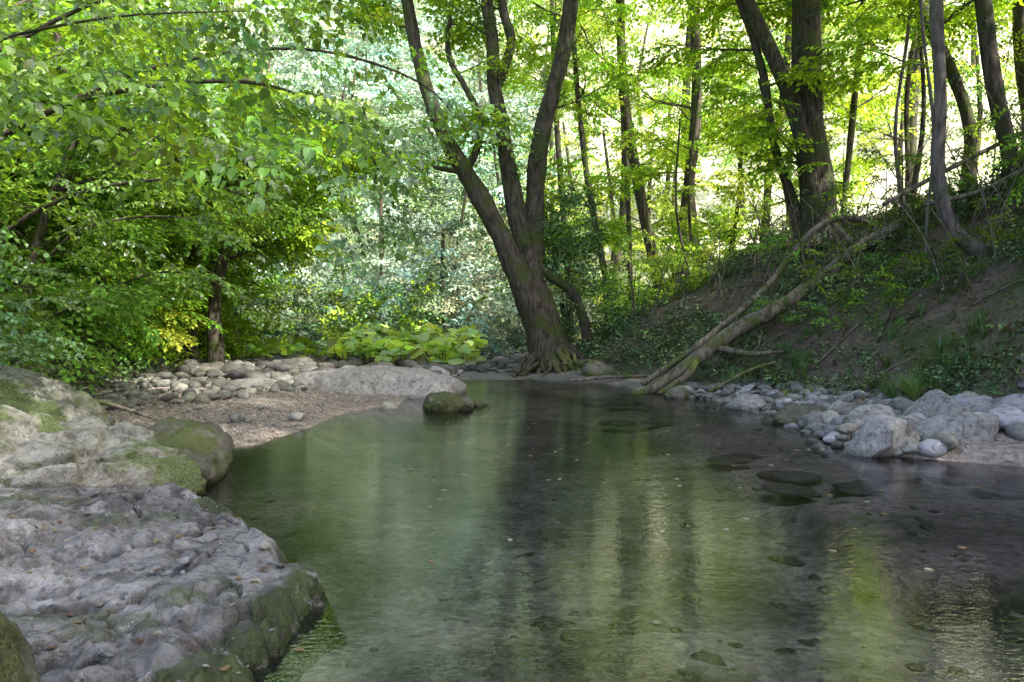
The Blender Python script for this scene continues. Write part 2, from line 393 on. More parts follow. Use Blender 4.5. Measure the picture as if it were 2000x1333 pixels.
rock('mossy_boulder',(-1.22,1.35,.30),(.29,.3,.40),9,MOSSR,5,.3,nz=.12,fine=.05)
rock('mossy_boulder',(-.87,10.4,-.02),(.42,.3,.25),12,MOSSR,5,0,planes=14,cut=.5,nz=.25,fine=.08,freq=2)
rock('mossy_boulder',(-.5,10.9,-.02),(.2,.2,.14),13,MOSSR,4,0,cut=.6,nz=.15)
rock('stream_rock',(-1.75,10.6,-.02),(.15,.14,.12),14,BOULM,4,cut=.55,nz=.15)
rock('flat_rock',(-2.4,13.0,-.05),(1.7,1.4,.5),15,PALER,6,.2,planes=8,cut=.7,nz=.1,fine=.015,freq=1.4,crack=.01)
rock('flat_rock',(-4.3,12.3,.0),(.85,.8,.28),16,PALER,5,.1,planes=6,nz=.1)
rock('mossy_boulder',(2.0,16.3,.15),(.5,.4,.36),18,DARKR,5,.5,planes=14,cut=.55,nz=.16,fine=.04)
rock('mossy_boulder',(-2.6,19.5,.2),(.4,.4,.32),19,DARKR,5,cut=.6)
rock('mossy_boulder',(3.5,8.9,.04),(.34,.3,.2),22,MOSSR,5,planes=12,cut=.6,nz=.15,fine=.05)
rock('bank_rock',(6.1,12.3,1.3),(.5,.4,.3),23,PALER,5,planes=12,cut=.6)
rock('angular_boulder',(3.35,6.75,.08),(.43,.32,.29),31,PALER,4,.4,planes=16,cut=.5,nz=.12,fine=.04)
rock('angular_boulder',(4.05,6.75,.12),(.48,.28,.31),32,PALER,4,-.5,planes=16,cut=.45,nz=.12,fine=.04)
rock('angular_boulder',(4.4,7.6,.16),(.42,.36,.33),33,PALER,4,.9,planes=16,cut=.5,nz=.12,fine=.04)
rock('angular_boulder',(3.8,7.7,.12),(.34,.27,.25),34,PALER,4,.2,planes=10,cut=.6,nz=.12,fine=.03)
rock('angular_boulder',(4.9,7.2,.16),(.36,.3,.3),35,PALER,4,1.2,planes=12,cut=.55,nz=.12,fine=.03)
rock('angular_boulder',(3.3,10.4,.04),(.3,.24,.18),36,PALER,4,.2,planes=12,cut=.55,nz=.12,fine=.03)
rock('angular_boulder',(2.7,12.2,.03),(.3,.26,.17),37,DARKR,4,.8,planes=12,cut=.55,nz=.12,fine=.03)
def cobkit(sub):
    it=[]
    for k in range(10):
        V,F=rock_vf(sub,(1,.78,.6),50+k,planes=7 if k<5 else 14,cut=.72 if k<5 else .5,nz=.14,fine=.03); it.append((V,F,np.zeros(len(F)),np.full(len(V),-1.)))
    return Kit(it,[STONE],True)
cobs3=cobkit(3);cobs2=cobkit(2)
def cobble(xy,s,tint,sink=.15,flat=1,idx=None,z=None,tilt=.3):
    x,y=xy; zz=Hs(x,y) if z is None else z
    k=random.choice([.6,.8,.9,1,1.1,1.3])*(.62 if y>17 else 1); t=tuple(c*k for c in tint)  # stones farther back painted darker to offset the sunlight on them
    return [x,y,zz+s*.6*flat*(1-sink)-s*.15,U(-tilt,tilt),U(-tilt,tilt),U(0,6.28),s*U(.8,1.2),s*U(.8,1.2),s*flat*U(.8,1.2),*t,U(0,10) if idx is None else idx]
def inL(x,y): return x<np.interp(y,yk,xLk)-.05
A=[]
LIL=(.35,.335,.345); WARM=(.30,.285,.24); GREY=(.21,.21,.19)
while len(A)<1500:
    y=U(12.5,26);x=U(-9,2.2 if y>18 else -1)
    if not(np.interp(y,yf,fLk)-.3<x<np.interp(y,yr,xRk)+.3): continue
    if y<18 and not inL(x,y) and U()>.1: continue
    A.append(cobble((x,y),.05+.26*U()**3,random.choice([WARM,GREY,GREY,LIL]),flat=.8,idx=U(3,10)))
while len(A)<1950:
    y=U(6.3,12.5);x=U(-6.5,-2.2)
    if inL(x+.1,y) and (x<-4.8+.35*(y-8) or U()<.05): A.append(cobble((x,y),.03+.12*U()**2,random.choice([WARM,GREY])))
scatter('stream_cobbles',A,cobs2)
A=[]
for k in range(560):
    y=U(6.6,12.5);x0=np.interp(y,yr,xRk);x=x0+U(-.5,1.3)
    A.append(cobble((x,y),.025+.10*U()**1.8,random.choice([LIL,GREY,GREY])))
for k in range(120):
    y=U(6.5,8.8);x0=np.interp(y,yr,xRk);x=x0+U(-.3,2.4)
    A.append(cobble((x,y),U(.06,.18),random.choice([LIL,GREY,WARM])))
for (x,y,s,i) in [(3.75,7.05,.17,0),(4.6,6.75,.24,9),(3.3,7.5,.2,5),(4.85,7.9,.28,6),(5.1,7.3,.3,7),(3.7,6.5,.14,3),(4.5,7.05,.17,2)]:
    A.append(cobble((x,y),s,(.38,.365,.38),idx=i,flat=.9))
scatter('bank_cobbles',A,cobs3)
A=[]
for k in range(1000):
    y=1.8+10*U()**1.7;x=U(-2.5,4)
    if x<np.interp(y,yk,xLk)+.6 or x>np.interp(y,yr,xRk)-.1: continue
    A.append(cobble((x,y),.012+.06*U()**2.5,random.choice([(.14,.14,.11),(.24,.22,.18),(.46,.43,.38),(.11,.095,.075)]),sink=.7,flat=.45))
for k in range(40):
    y=U(2.2,6);x=U(-.5,2.6)
    A.append(cobble((x,y),U(.07,.2),random.choice([(.16,.15,.12),(.3,.28,.24),(.24,.2,.17)]),sink=.9,flat=.3,idx=U(5,10)))
for k in range(50):
    y=U(5.5,7.6);x=U(1.9,4.2)
    A.append(cobble((x,y),U(.12,.3),(.28,.22,.22),z=-.085,flat=.22,tilt=.03,idx=U(5,10)))
for k in range(10):
    y=U(8,15);x=U(.9,2.4)
    A.append(cobble((x,y),U(.15,.35),(.16,.15,.13),z=-.08,flat=.25,tilt=.04,idx=U(5,10)))
scatter('submerged_stones',A,cobs2)
gm=[];
for k in range(4):
    V,F=rock_vf(1,(1,.8,.6),80+k,planes=4,nz=.05,fine=0); gm.append((V,F,np.zeros(len(F)),np.full(len(V),-1.)))
gravc=Kit(gm,[STONE],True); A=[]
gp=[]
while len(gp)<9000:
    y=U(6.6,12.5);x=U(-5.5,-1.7)
    if inL(x,y): gp.append((x,y))
for k in range(3000): 
    y=U(6.4,11);gp.append((np.interp(y,yr,xRk)+U(-.4,1.8),y))
gp=np.array(gp);gz=Hv(gp[:,0],gp[:,1])
for (x,y),z in zip(gp,gz):
    s=.008+.018*U()**2; t=random.choice([(.38,.32,.27),(.28,.23,.2),(.42,.38,.34),(.2,.18,.17)])
    A.append([x,y,z+s*.2,U(0,6),U(-.3,.3),U(0,6),s,s,s,*t,U(0,4)])
scatter('gravel_bar',A,gravc)
# foreground slab
ny_,nx_=500,480
yy=np.linspace(.6,5.4,ny_);tt=np.linspace(0,1,nx_)
xE=np.interp(yy,[.6,1,2,2.4,2.8,3.25,3.6,4.05,4.5,5.0,5.4],[-.5,-.52,-.60,-.62,-.64,-.80,-.95,-1.22,-1.7,-2.2,-3.])
q=np.stack([np.zeros_like(yy),yy,yy*0],1); xE=xE+.14*fbm(q*2.2,3,5)+.05*fbm(q*8,3,6)
Yg=np.repeat(yy[:,None],nx_,1); e=-.06+tt[None]**1.35*4.3+0*Yg; Xg=xE[:,None]-e
p=np.stack([Xg.ravel(),Yg.ravel(),np.zeros(Xg.size)],1); ef=e.ravel()
wp=p+.35*np.stack([fbm(p*1.8,4,61),fbm(p*1.8,4,62),0*ef],1)
f1,f2=worley(wp*np.array([1.3,2.1,1]),7); g1,g2=worley(wp*np.array([4,5.5,1]),9)
lum=sm(p[:,1]+.9*fbm(p*1.2,3,77),2.7,1.6)*sm(fbm(p*.9,3,78),-.35,.1)
rid=1-np.abs(fbm(wp*1.6,5,70)); rid2=1-np.abs(fbm(wp*5,4,71))
ter=2.6*(fbm(wp*np.array([.6,.9,1]),4,66)+1)+.35*fbm(p*4,4,67); tf_=ter-np.floor(ter); st=sm(tf_,.72,1.); terr=(np.floor(ter)+st*.85+.15*tf_)/2.6
fine_=fbm(p*22,4,65)
rough_m=sm(fbm(p*.9,3,79),-.3,.2)
top=.13+.035*np.clip(ef,0,3)+.13*(terr-1)+.04*fbm(p*1.3,4,63)-.05*sm(rid,.95,1.)-.025*sm(rid2,.93,1.)*rough_m+.016*fine_*(.4+rough_m)-.025*(1-sm(f2-f1,0,.04))+.07*lum*(.42-g1)+.05*fbm(p*7,5,64)*(.3+rough_m)+.03
edge=sm(ef+.16*fbm(p*3,4,68),-.05,.24)
z=-.5+(.5+top)*edge**.6
back=1-sm(Yg.ravel(),4.7,5.4); z=z*back+(-.5)*(1-back)
p[:,2]=z; slabP=p
i=np.arange(ny_-1)[:,None]*nx_;j=np.arange(nx_-1)[None]
F=np.stack([i+j,i+nx_+j,i+nx_+j+1,i+j+1],-1).reshape(-1,4)
sc_=C(.225,.215,.205)*np.ones((len(p),1)); big=fbm(p*1.0,4,72)[:,None]
sc_=sc_*(1+.6*big)*(1+.45*fbm(p*6,4,73)[:,None])
crev=np.clip(.9*sm(rid,.95,1.)+.8*sm(rid2,.94,1.)+.8*(1-sm(f2-f1,0,.03))+.7*lum*sm(g1,.5,.65)+.7*sm(-fbm(p*7,5,64),.18,.42),0,1)[:,None]
sc_=sc_*(1-.8*crev)
pale=(lum*sm(.42-g1,.0,.2))[:,None]; sc_=sc_*(1-.5*pale)+C(.38,.37,.36)*.5*pale
ms=sm(fbm(p*2.2,5,74)[:,None]+.5*(1-sm(ef,.0,.4))[:,None]-.12,.12,.3)
ms=np.maximum(ms*(1-sm(ef,.25,.7))[:,None],.6*sm(fbm(p*1.5,5,75),.24,.42)[:,None])
mc=C(.06,.078,.028)*(1+.7*fine_[:,None]); sc_=sc_*(1-ms)+mc*ms
dirt=sm(fbm(p*1.7,4,76),.15,.35)[:,None]*(1-ms)*.6; sc_=sc_*(1-dirt)+C(.10,.08,.06)*dirt
me=np_mesh('limestone_ledge',p,F,[SLABM]); set_col(me,'tint',sc_)
add_obj('limestone_ledge',me)
def slab_z(x,y):
    k=np.argmin((slabP[:,0]-x)**2+(slabP[:,1]-y)**2); return slabP[k,2]
A=[]
for k in range(90):
    x,y=U(-3,-.75),U(1.5,4.6)
    if x>np.interp(y,[1,2.5,3.3,4,4.6],[-.6,-.75,-1.,-1.4,-2.]): continue
    s=.006+.028*U()**3; A.append(cobble((x,y),s,random.choice([LIL,GREY,WARM]),z=slab_z(x,y)+.2*s,idx=U(5,10)))
scatter('loose_stones',A,cobs2)
# ------------------------------------------------------------ trees
def vec(a): return np.array(a,float)
def grow(T,anch,p0,d,L,r,lev,tint,ss,up=.05,rs=random,seg=5,dens=.6):
    d=vec(d);d/=np.linalg.norm(d);k=6;pts=[];P=vec(p0);dirs=[]
    for i in range(k+1):
        pts.append([*P,r*(1-.8*i/k)]);dirs.append(d)
        d=d+np.array([rs.gauss(0,.13),rs.gauss(0,.13),rs.gauss(0,.08)+up]);d/=np.linalg.norm(d);P=P+d*L/k
    T.add(pts,seg,0,sub=2)
    if lev==0:
        for i in range(1,k+1):
            for s in (-1,1):
                if rs.random()>dens: continue
                dd=dirs[i];yaw=math.atan2(dd[1],dd[0])+s*rs.uniform(.2,1.1)
                anch.append(row(pts[i][:3],yaw,rs.uniform(-.25,.35),rs.gauss(0,.25),ss*rs.uniform(.75,1.2),jit(tint),rs.randrange(6)))
    else:
        nb=4
        for j in range(nb):
            i=1+int((k-1)*j/nb+rs.random()*.9);s=1 if j%2 else -1
            dd=dirs[i];side=np.array([-dd[1],dd[0],0])*s;side/=np.linalg.norm(side)+1e-6
            nd=dd*.7+side*rs.uniform(.6,1.1)+np.array([0,0,rs.uniform(-.25,.35)])
            grow(T,anch,pts[i][:3],nd,L*rs.uniform(.45,.7),r*.5,lev-1,tint,ss,up*.5,rs,max(4,seg-1),dens)
def tree(name,paths,limbs,mat=BARK,ivy=None,seg=14,ss=1.,tint=MID,dens=.6,rough=.1):
    root=empty(name); T=Tubes(); anch=[]; PP=[]
    for k,pa in enumerate(paths): PP.append(T.add(pa,seg,rough,seed=k+int(abs(pa[0][0])*10)))
    for (k,t,d,L,r,lev) in limbs:
        i=int(t*(len(PP[k])-1)); grow(T,anch,PP[k][i][:3],d,L,r,lev,tint,ss,dens=dens)
    add_obj('trunk',T.mesh('trunk',mat),root)
    if anch: scatter('foliage',anch,sprays,root)
    if ivy:
        iv=[]
        for (k,t0,t1,n,sc) in ivy:
            for _ in range(n):
                t=U(t0,t1);i=int(t*(len(PP[k])-1));a=U(0,6.28);c=PP[k][i];r=c[3]
                iv.append(row((c[0]+math.cos(a)*r,c[1]+math.sin(a)*r,c[2]+U(-.1,.1)),a+U(-.8,.8),U(-1,.9),U(-1,1),sc*U(.5,1.1),jit((.06,.13,.03)),U(0,3)))
        scatter('ivy',iv,ivys,root)
    return root
def rl(k,n,t0,t1,L,r,lev=1,zup=(.0,.6),az=None):
    o=[]
    for _ in range(n):
        a=U(0,6.28) if az is None else U(*az); t=U(t0,t1)
        o.append((k,t,(math.cos(a),math.sin(a),U(*zup)),L*U(.7,1.2),r,lev))
    return o
y0=17.5
A_=[[1.0,y0,-.1,.55],[.85,y0,.45,.46],[.64,y0,1.2,.36],[.26,y0-.1,2.12,.28],[-.12,y0-.15,2.97,.25],[-.61,y0-.2,3.94,.23],[-1.15,y0-.3,4.85,.2],[-1.7,y0-.3,5.88,.18],[-2.06,y0-.2,6.97,.16],[-2.3,y0,7.94,.15],[-2.48,y0,8.9,.13],[-2.7,y0,10.3,.12],[-3.1,y0,12,.08]]
B_=[[1.0,y0+.1,.3,.42],[.82,y0+.15,1.2,.36],[.54,y0+.2,2.2,.3],[.28,y0+.2,3.1,.26],[.06,y0+.15,4.1,.23],[-.1,y0+.1,5.0,.2],[-.22,y0,5.8,.18],[-.42,y0,6.8,.17],[-.46,y0,7.8,.15],[-.6,y0,8.9,.14],[-.7,y0,10.5,.12],[-.6,y0,12.5,.08]]
C_=[[.5,y0+.25,2.5,.25],[.52,y0+.3,3.5,.25],[.56,y0+.3,4.3,.23],[.62,y0+.3,5.27,.22],[.85,y0+.3,6.36,.21],[1.15,y0+.3,7.45,.2],[1.33,y0+.3,8.4,.18],[1.5,y0+.3,9.8,.16],[1.8,y0+.3,11.5,.12],[2.0,y0+.3,13.5,.07]]
D_=[[-.42,y0,6.6,.12],[-.15,y0,7.3,.12],[-.02,y0,7.9,.11],[-.2,y0,8.6,.1],[-.3,y0,9.6,.08]]
E_=[[-1.1,y0-.25,4.75,.1],[-.82,y0-.2,5.3,.09],[-.75,y0-.2,6.0,.08],[-1.1,y0,6.8,.07],[-1.5,y0,7.6,.06],[-1.4,y0,8.8,.05]]
G_=[[-1.2,y0-.3,4.75,.06],[-1.8,y0-.6,4.8,.05],[-2.4,y0-.7,4.95,.04],[-2.9,y0-.8,5.05,.02]]
I_=[[.6,y0+.1,2.6,.13],[1.0,y0+.2,2.3,.12],[1.45,y0+.3,2.0,.11],[1.75,y0+.4,1.3,.12],[1.85,y0+.5,.6,.13]]
roots=[]
for k in range(30):
    a=-2.9+2.9*k/30+U(-.1,.1); L=U(.4,1.25); x,y,z=1.0+.35*math.cos(a),y0+.3*math.sin(a),U(.25,.75)
    r=U(.04,.09); pts=[[x,y,z,r*1.5]]
    for s in range(5):
        x+=math.cos(a)*L/5;y+=math.sin(a)*L/5*.8;z-=(z+.15)/(5-s)*U(.5,1.2);a+=U(-.9,.9);pts.append([x,y,z,r*(1-.15*s)])
    roots.append(pts)
lim=rl(0,5,.82,1,4,.06,1)+rl(1,5,.84,1,4,.06,1)+rl(2,6,.8,1,4,.07,1)+rl(3,2,.7,1,2.0,.03,0)+rl(4,2,.6,1,1.6,.025,0)+[(5,.5,(-1,-.3,.2),1.2,.02,0),(2,.45,(1,-.2,.15),2.2,.03,0),(0,.5,(-1,-.4,.2),1.8,.03,0)]
lim+=rl(1,3,.5,.8,1.3,.025,0)
tree('riverside_tree',[A_,B_,C_,D_,E_,G_,I_]+roots,lim,BARK,[(2,.1,.75,130,.6),(1,.3,.7,90,.5),(0,.5,.9,30,.6),(1,.75,1,90,.7),(2,.75,1,90,.7)],seg=16,ss=1.15,tint=SUN,rough=.12)
def clump(c,rad,n,tint,ss=1.,coll_idx=6,flat=.6):
    o=[]
    for _ in range(n):
        v=rng.normal(size=3);v/=np.linalg.norm(v);k=U(.35,1)**.5
        q=vec(c)+v*vec(rad)*k; yaw=math.atan2(v[1],v[0])+U(-.7,.7)
        o.append(row(q,yaw,-v[2]*.7+U(-.3,.4),random.gauss(0,.35),ss*U(.7,1.25),jit(tint,.3),U(0,coll_idx)))
    return o
tx=[]
for c,r,n in [((1.45,18.2,3.6),(.5,.4,.8),130),((1.2,18,2.8),(.4,.3,.5),60),((1.9,18.4,1.6),(.6,.4,.6),70)]: tx+=clump(c,r,n,(.09,.18,.035),1.2,3)
scatter('ivy_thicket',tx,ivys)
y1=16
P1=[[7.3,y1-.3,1.8,.2],[6.9,y1-.1,2.4,.36],[6.68,y1,3.2,.40],[6.55,y1,4.4,.33],[6.4,y1,5.5,.31],[6.33,y1,6.6,.30],[6.32,y1,7.7,.29],[6.25,y1,8.9,.28],[6.2,y1,11,.25],[6.4,y1,14,.14]]
P2=[[6.5,y1,3.0,.25],[6.4,y1-.1,4.2,.2],[6.05,y1-.2,5.6,.17],[5.6,y1-.2,6.8,.16],[5.2,y1-.2,7.6,.14],[4.9,y1,8.6,.13],[4.4,y1,10.4,.1]]
P3=[[6.4,y1+.2,2.9,.2],[6.1,y1+.2,4.,.11],[5.7,y1+.2,5.2,.09],[5.4,y1,6.6,.08],[5.0,y1,7.8,.07],[4.5,y1,9,.05]]
P4=[[6.6,y1-.1,3.2,.25],[6.25,y1-.3,2.5,.2],[6.0,y1-.6,1.9,.12]]
P5=[[6.8,y1,3,.2],[7.15,y1-.8,2.1,.17],[7.3,y1-1.3,1.6,.1]]
tree('ivy_covered_tree',[P1,P2,P3,P4,P5],rl(0,6,.7,1,4,.08,1)+rl(1,4,.75,1,3,.05,1)+rl(0,5,.3,.6,1.8,.035,0)+rl(2,3,.5,1,1.6,.03,0),BARK,[(0,.15,.95,260,.6),(1,.1,.9,60,.5)],seg=16,ss=1.15,tint=SUN)
def base_z(x,y): return Hs(x,y)-.15
def simple(name,nodes,y,rb,rt,mat=BARK,limbs=None,ss=1.,tint=SUN,ivy=None,dens=.6,lt=(.45,1),L=3.0,nl=5,lev=1,extend=True):
    x,z=nodes[0]; n=[[x,y,base_z(x,y)]]
    for (a,b) in nodes: 
        if b>n[-1][2]+.2: n.append([a,y+U(-.1,.1),b])
    if extend:
        dx=nodes[-1][0]-nodes[-2][0];dz=nodes[-1][1]-nodes[-2][1]; f=3/max(dz,.5)
        n.append([n[-1][0]+dx*f*.6,y,n[-1][2]+3]);n.append([n[-1][0]+dx*f*.4,y,n[-1][2]+3])
    k=len(n); pts=[[*q,rb*1.35 if i==0 else rb+(rt-rb)*i/(k-1)] for i,q in enumerate(n)]
    return tree(name,[pts],limbs if limbs is not None else rl(0,nl,lt[0],lt[1],L,max(.02,rt*.5),lev),mat,ivy,10,ss,tint,dens)
simple('bank_tree',[(7.2,2.0),(6.6,2.6),(6.35,3.4),(6.28,4.5),(6.27,6.2)],11,.11,.07,BARKP,L=2.5,lt=(.65,1),nl=4)
simple('bank_tree',[(8.7,4.0),(8.45,5.2),(8.3,6.7),(8.2,7.5)],13,.15,.12,BARK,L=3,lt=(.6,1),nl=4,ivy=[(0,.2,.9,50,.6)])
simple('bank_tree',[(9.8,5.4),(9.4,6.8),(8.75,8.2)],16,.14,.1,BARK,L=3,nl=4,ivy=[(0,.3,1,90,.6)])
simple('bank_tree',[(12.5,6),(12.3,8),(12.2,10)],18,.2,.14,BARK,L=3.5)
simple('sapling',[(7.7,3.2),(7.5,5),(7.7,7.2)],14.5,.04,.025,BARKP,L=1.3,nl=3,lev=0,lt=(.4,1),extend=True)
simple('sapling',[(8.3,3.6),(8.6,5.6),(8.5,8)],15.5,.05,.03,BARK,L=1.4,nl=3,lev=0,lt=(.4,1),extend=True)
simple('sapling',[(6.9,2.8),(7.0,4.4),(6.8,6.4)],12.3,.03,.02,BARKP,L=1.1,nl=3,lev=0,lt=(.5,1),extend=True)
simple('sapling',[(10.2,4.6),(10.1,7),(10.4,9.5)],19,.07,.05,BARK,L=1.6,nl=3,lev=0,lt=(.4,1),extend=True)
mids=[(24,[(4.8,2.3),(4.1,5.6),(3.6,8.8),(3.5,12)],.2,.11),(25,[(4.0,2.3),(3.85,6.5),(3.7,10)],.1,.06),(23,[(3.0,2.1),(2.4,5.4),(2.1,7.6)],.12,.07),
 (25,[(5.6,2.3),(5.9,5.4),(6.2,8.5),(6.1,12)],.22,.12),(23,[(7.8,3.4),(8.0,6),(8.3,7.8)],.15,.09),(27,[(2.1,2.0),(1.9,4.8),(1.6,9)],.14,.08),(22,[(6.4,2.9),(6.7,4.8),(6.9,8)],.07,.04),
 (20,[(8.9,4),(9.2,7),(9.4,10)],.1,.06),(28,[(11,5),(11.2,8),(11.5,12)],.22,.14),(30,[(7.5,4),(7.0,9),(7.2,14)],.2,.12),(21,[(5.2,2.6),(5.0,5),(5.3,8)],.05,.03),(19,[(4.6,2.3),(4.2,4.2),(4.3,6.5)],.04,.025),(19,[(7.3,3.2),(6.9,5.2),(6.3,7.5)],.05,.03),(26,[(14,6),(14,9),(14.5,13)],.2,.12),(29,[(4.,2.6),(4.4,7),(4.2,13)],.16,.1)]
for (y,n,rb,rt) in mids:
    simple('woodland_tree',n,y,rb,rt,BARK,ss=1.1,tint=random.choice([YEL,YEL,SUN]),lt=(.25,.95),L=2.6 if rb>.08 else 1.4,nl=5 if rb>.08 else 4,lev=1 if rb>.08 else 0,extend=rb>.08,dens=.48)
lefts=[(16,[(-6.4,1.9),(-5.9,3.6),(-5.5,5.2)],.14,.10),(17,[(-7.4,2.5),(-6.6,4.7),(-6,7)],.15,.1),(14,[(-7.6,3.2),(-6.6,4.3),(-5.8,6)],.09,.06),(12,[(-8.2,3.2),(-7.8,4.6),(-7.9,7)],.18,.14),
 (10,[(-6.6,1.7),(-6.2,3),(-5.5,4.6)],.07,.05),(13,[(-7.2,2.0),(-7.5,4),(-8.1,7)],.1,.07),(22,[(-9,2.6),(-8.4,5),(-8,8)],.18,.12),(19,[(-8.0,1.8),(-8.2,5),(-8.,8)],.08,.05),(26,[(-10,3),(-9.5,7),(-9,10)],.2,.12),(9,[(-6.9,2.2),(-6.9,3.5),(-7.3,6)],.1,.07)]
for (y,n,rb,rt) in lefts:
    simple('leaning_tree',n,y,rb,rt,BARK,ss=1.05,tint=random.choice([MID,MID,SUN]),lt=(.35,.9),L=2.8,nl=5,dens=.5,extend=False)
T=Tubes()
bough=[]
def bgh(pts,r0): 
    k=len(pts); P=T.add([[*q,r0*(1-.8*i/(k-1))] for i,q in enumerate(pts)],7,.06,sub=4); bough.append(P); return P
bgh([(-6.5,7.2,2.2),(-4.85,7.1,3.0),(-4.1,7,3.28),(-3.25,7,3.43),(-2.5,7,3.46),(-1.94,7,3.3),(-1.45,7,2.95),(-1.2,7.1,2.5)],.034)
bgh([(-6.4,7.5,2.4),(-5.2,7.6,3.1),(-4.1,7.6,3.65),(-3.0,7.5,3.9),(-1.9,7.4,3.9),(-.9,7.3,3.55),(-.45,7.4,3.1)],.034)
bgh([(-6.8,8.5,1.2),(-5.9,8.4,2.1),(-5.0,8.3,2.6),(-4.0,8.3,2.8),(-3.2,8.3,2.7),(-2.6,8.4,2.4)],.035)
bgh([(-6.8,9.3,1.3),(-5.9,9.2,1.9),(-5.2,9,2.35),(-4.3,9,2.5),(-3.5,9,2.4)],.03)
bgh([(-6.0,6.1,2.6),(-4.6,6.1,3.2),(-3.4,6,3.75),(-2.4,6,4.0),(-1.3,6,3.9)],.028)
bgh([(-5.4,5.4,2.6),(-4,5.3,3.1),(-2.9,5.3,3.35),(-1.9,5.3,3.4)],.02)
bgh([(-6.6,10,1.1),(-5.6,10,1.6),(-4.7,10,1.9),(-4,10,1.75),(-3.2,10,1.3)],.028)
bgh([(-7.4,11,1.9),(-6.8,11,3),(-6.0,11,3.9),(-5,11,4.5),(-3.8,11,4.8)],.05)
root=empty('overhanging_maple'); add_obj('boughs',T.mesh('boughs',BARK),root)
nr=[]
for bi,P in enumerate(bough):
    n=len(P); 
    for k in range(14):
        i=int(U(.3,1)*(n-1)); q=P[i,:3]+rng.normal(size=3)*np.array([.1,.3,.1]); d=P[min(i+1,n-1),:3]-P[i-1,:3]
        yaw=math.atan2(d[1],d[0])+random.choice([-1,1])*U(.2,1.2)
        tint=random.choice([MID,SUN,COOL]) if bi in(0,1,4,5) else MID
        nr.append(row(q,yaw,U(-.1,.7),random.gauss(0,.3),U(.5,.9),jit(tint),U(0,4)))
for (x,y,z) in [(-1.2,7.2,2.9),(-1.5,7.2,2.6),(-1.6,7.1,2.2),(-1.5,7.0,1.95),(-1.25,7.2,2.3),(-1.0,7.3,3.2),(-.8,7.4,3.5),(-1.9,7,3.2),(-2.1,7,2.8),(-2.4,7,3.1)]:
    for k in range(3): nr.append(row((x+U(-.15,.15),y+U(-.2,.2),z+U(-.1,.1)),U(-1.2,1.2),U(.2,.9),U(-.3,.3),U(.5,.75),jit(COOL),U(0,4)))
for k in range(135):
    y=U(5,12); x=U(-.74,-.22)*y-.2; z=1.15+y*(.24+.25*U())
    nr.append(row((x,y,z),U(0,6.28),U(-.1,.5),U(-.3,.3),U(.7,1.1),jit(random.choice([SUN,SUN,MID,COOL])),U(0,4)))
scatter('foliage',nr,near_sprays,root)
# ------------------------------------------------------------ understorey, left bank
A=[]
def bushes(n,xr,yr_,hr,tints,ss=1.,rad=(.9,.9,.7),cnt=26,off=None):
    o=[]
    for _ in range(n):
        y=U(*yr_); f=np.interp(y,yf,fLk) if off=='L' else (np.interp(y,yg,fRk) if off=='R' else 0)
        x=f+U(*xr); z=Hs(x,y)+U(*hr); k=U(.7,1.3)
        o+=clump((x,y,z),[r*k for r in rad],cnt,jit(random.choice(tints),.3),ss)
    return o
A+=bushes(30,(-3,.0),(8,16),(.3,1.6),[DARK,MID,MID],.75,(.7,.7,.6),15,'L')
A+=bushes(50,(-5,-.2),(14,27),(.4,3.0),[MID,SUN,SUN],1.0,(1.,1,.8),16,'L')
A+=bushes(45,(-6,-1),(12,24),(3,6),[MID,MID,SUN],1.2,(1.2,1.2,.9),14,'L')
A+=bushes(20,(-2.2,.1),(13,20),(.3,1.4),[YEL,SUN],.8,(.8,.8,.6),20,'L')
scatter('left_bank_shrubs',A,sprays)
ax=[];
for k in range(600):
    y=U(6,20);ax.append((np.interp(y,yf,fLk)+U(-3.5,.1),y))
ANG=np.array(ax);zz=Hv(ANG[:,0],ANG[:,1])
A=[row((x,y,z+.03),U(0,6.28),U(-.9,.0),U(-.4,.4),U(.7,1.3),jit(DARK,.4),U(0,3)) for (x,y),z in zip(ANG,zz)]
ANG=np.stack([U(1,11,8000),U(7,26,8000)],1); f=np.interp(ANG[:,1],yg,fRk); pn=fbm(np.stack([ANG[:,0],ANG[:,1],0*f],1)*.8,3,91)
ANG=ANG[(ANG[:,0]>f-.1)&(ANG[:,0]<f+6)&(pn>-.12)];zz=Hv(ANG[:,0],ANG[:,1])
A+=[row((x,y,z+.02),U(0,6.28),U(-1.1,.0),U(-.4,.4),U(.45,1.2),jit(random.choice([DARK,(.08,.13,.045),(.11,.2,.07)]),.4),U(0,3)) for (x,y),z in zip(ANG,zz)]
scatter('bank_undergrowth',A,ivys)
A=bushes(26,(.5,6),(17,30),(.3,1.0),[SUN,YEL,MID],.8,(.9,.9,.6),14,'R')
A+=bushes(30,(1.0,5),(8.5,15),(.0,.3),[DARK,MID],.38,(.5,.5,.25),12,'R')
A+=bushes(14,(3,7),(10,16),(.3,1.3),[DARK,MID],.6,(.7,.7,.6),14,'R')
scatter('right_bank_shrubs',A,sprays)
A=[]
for k in range(22): A.append(row((U(-4.8,-4.0),U(5.6,6.6),U(.8,1.7)),U(-1,1),U(-.3,.4),U(-.3,.3),U(.4,.6),jit(COOL),U(0,4)))
scatter('maple_seedlings',A,near_sprays)
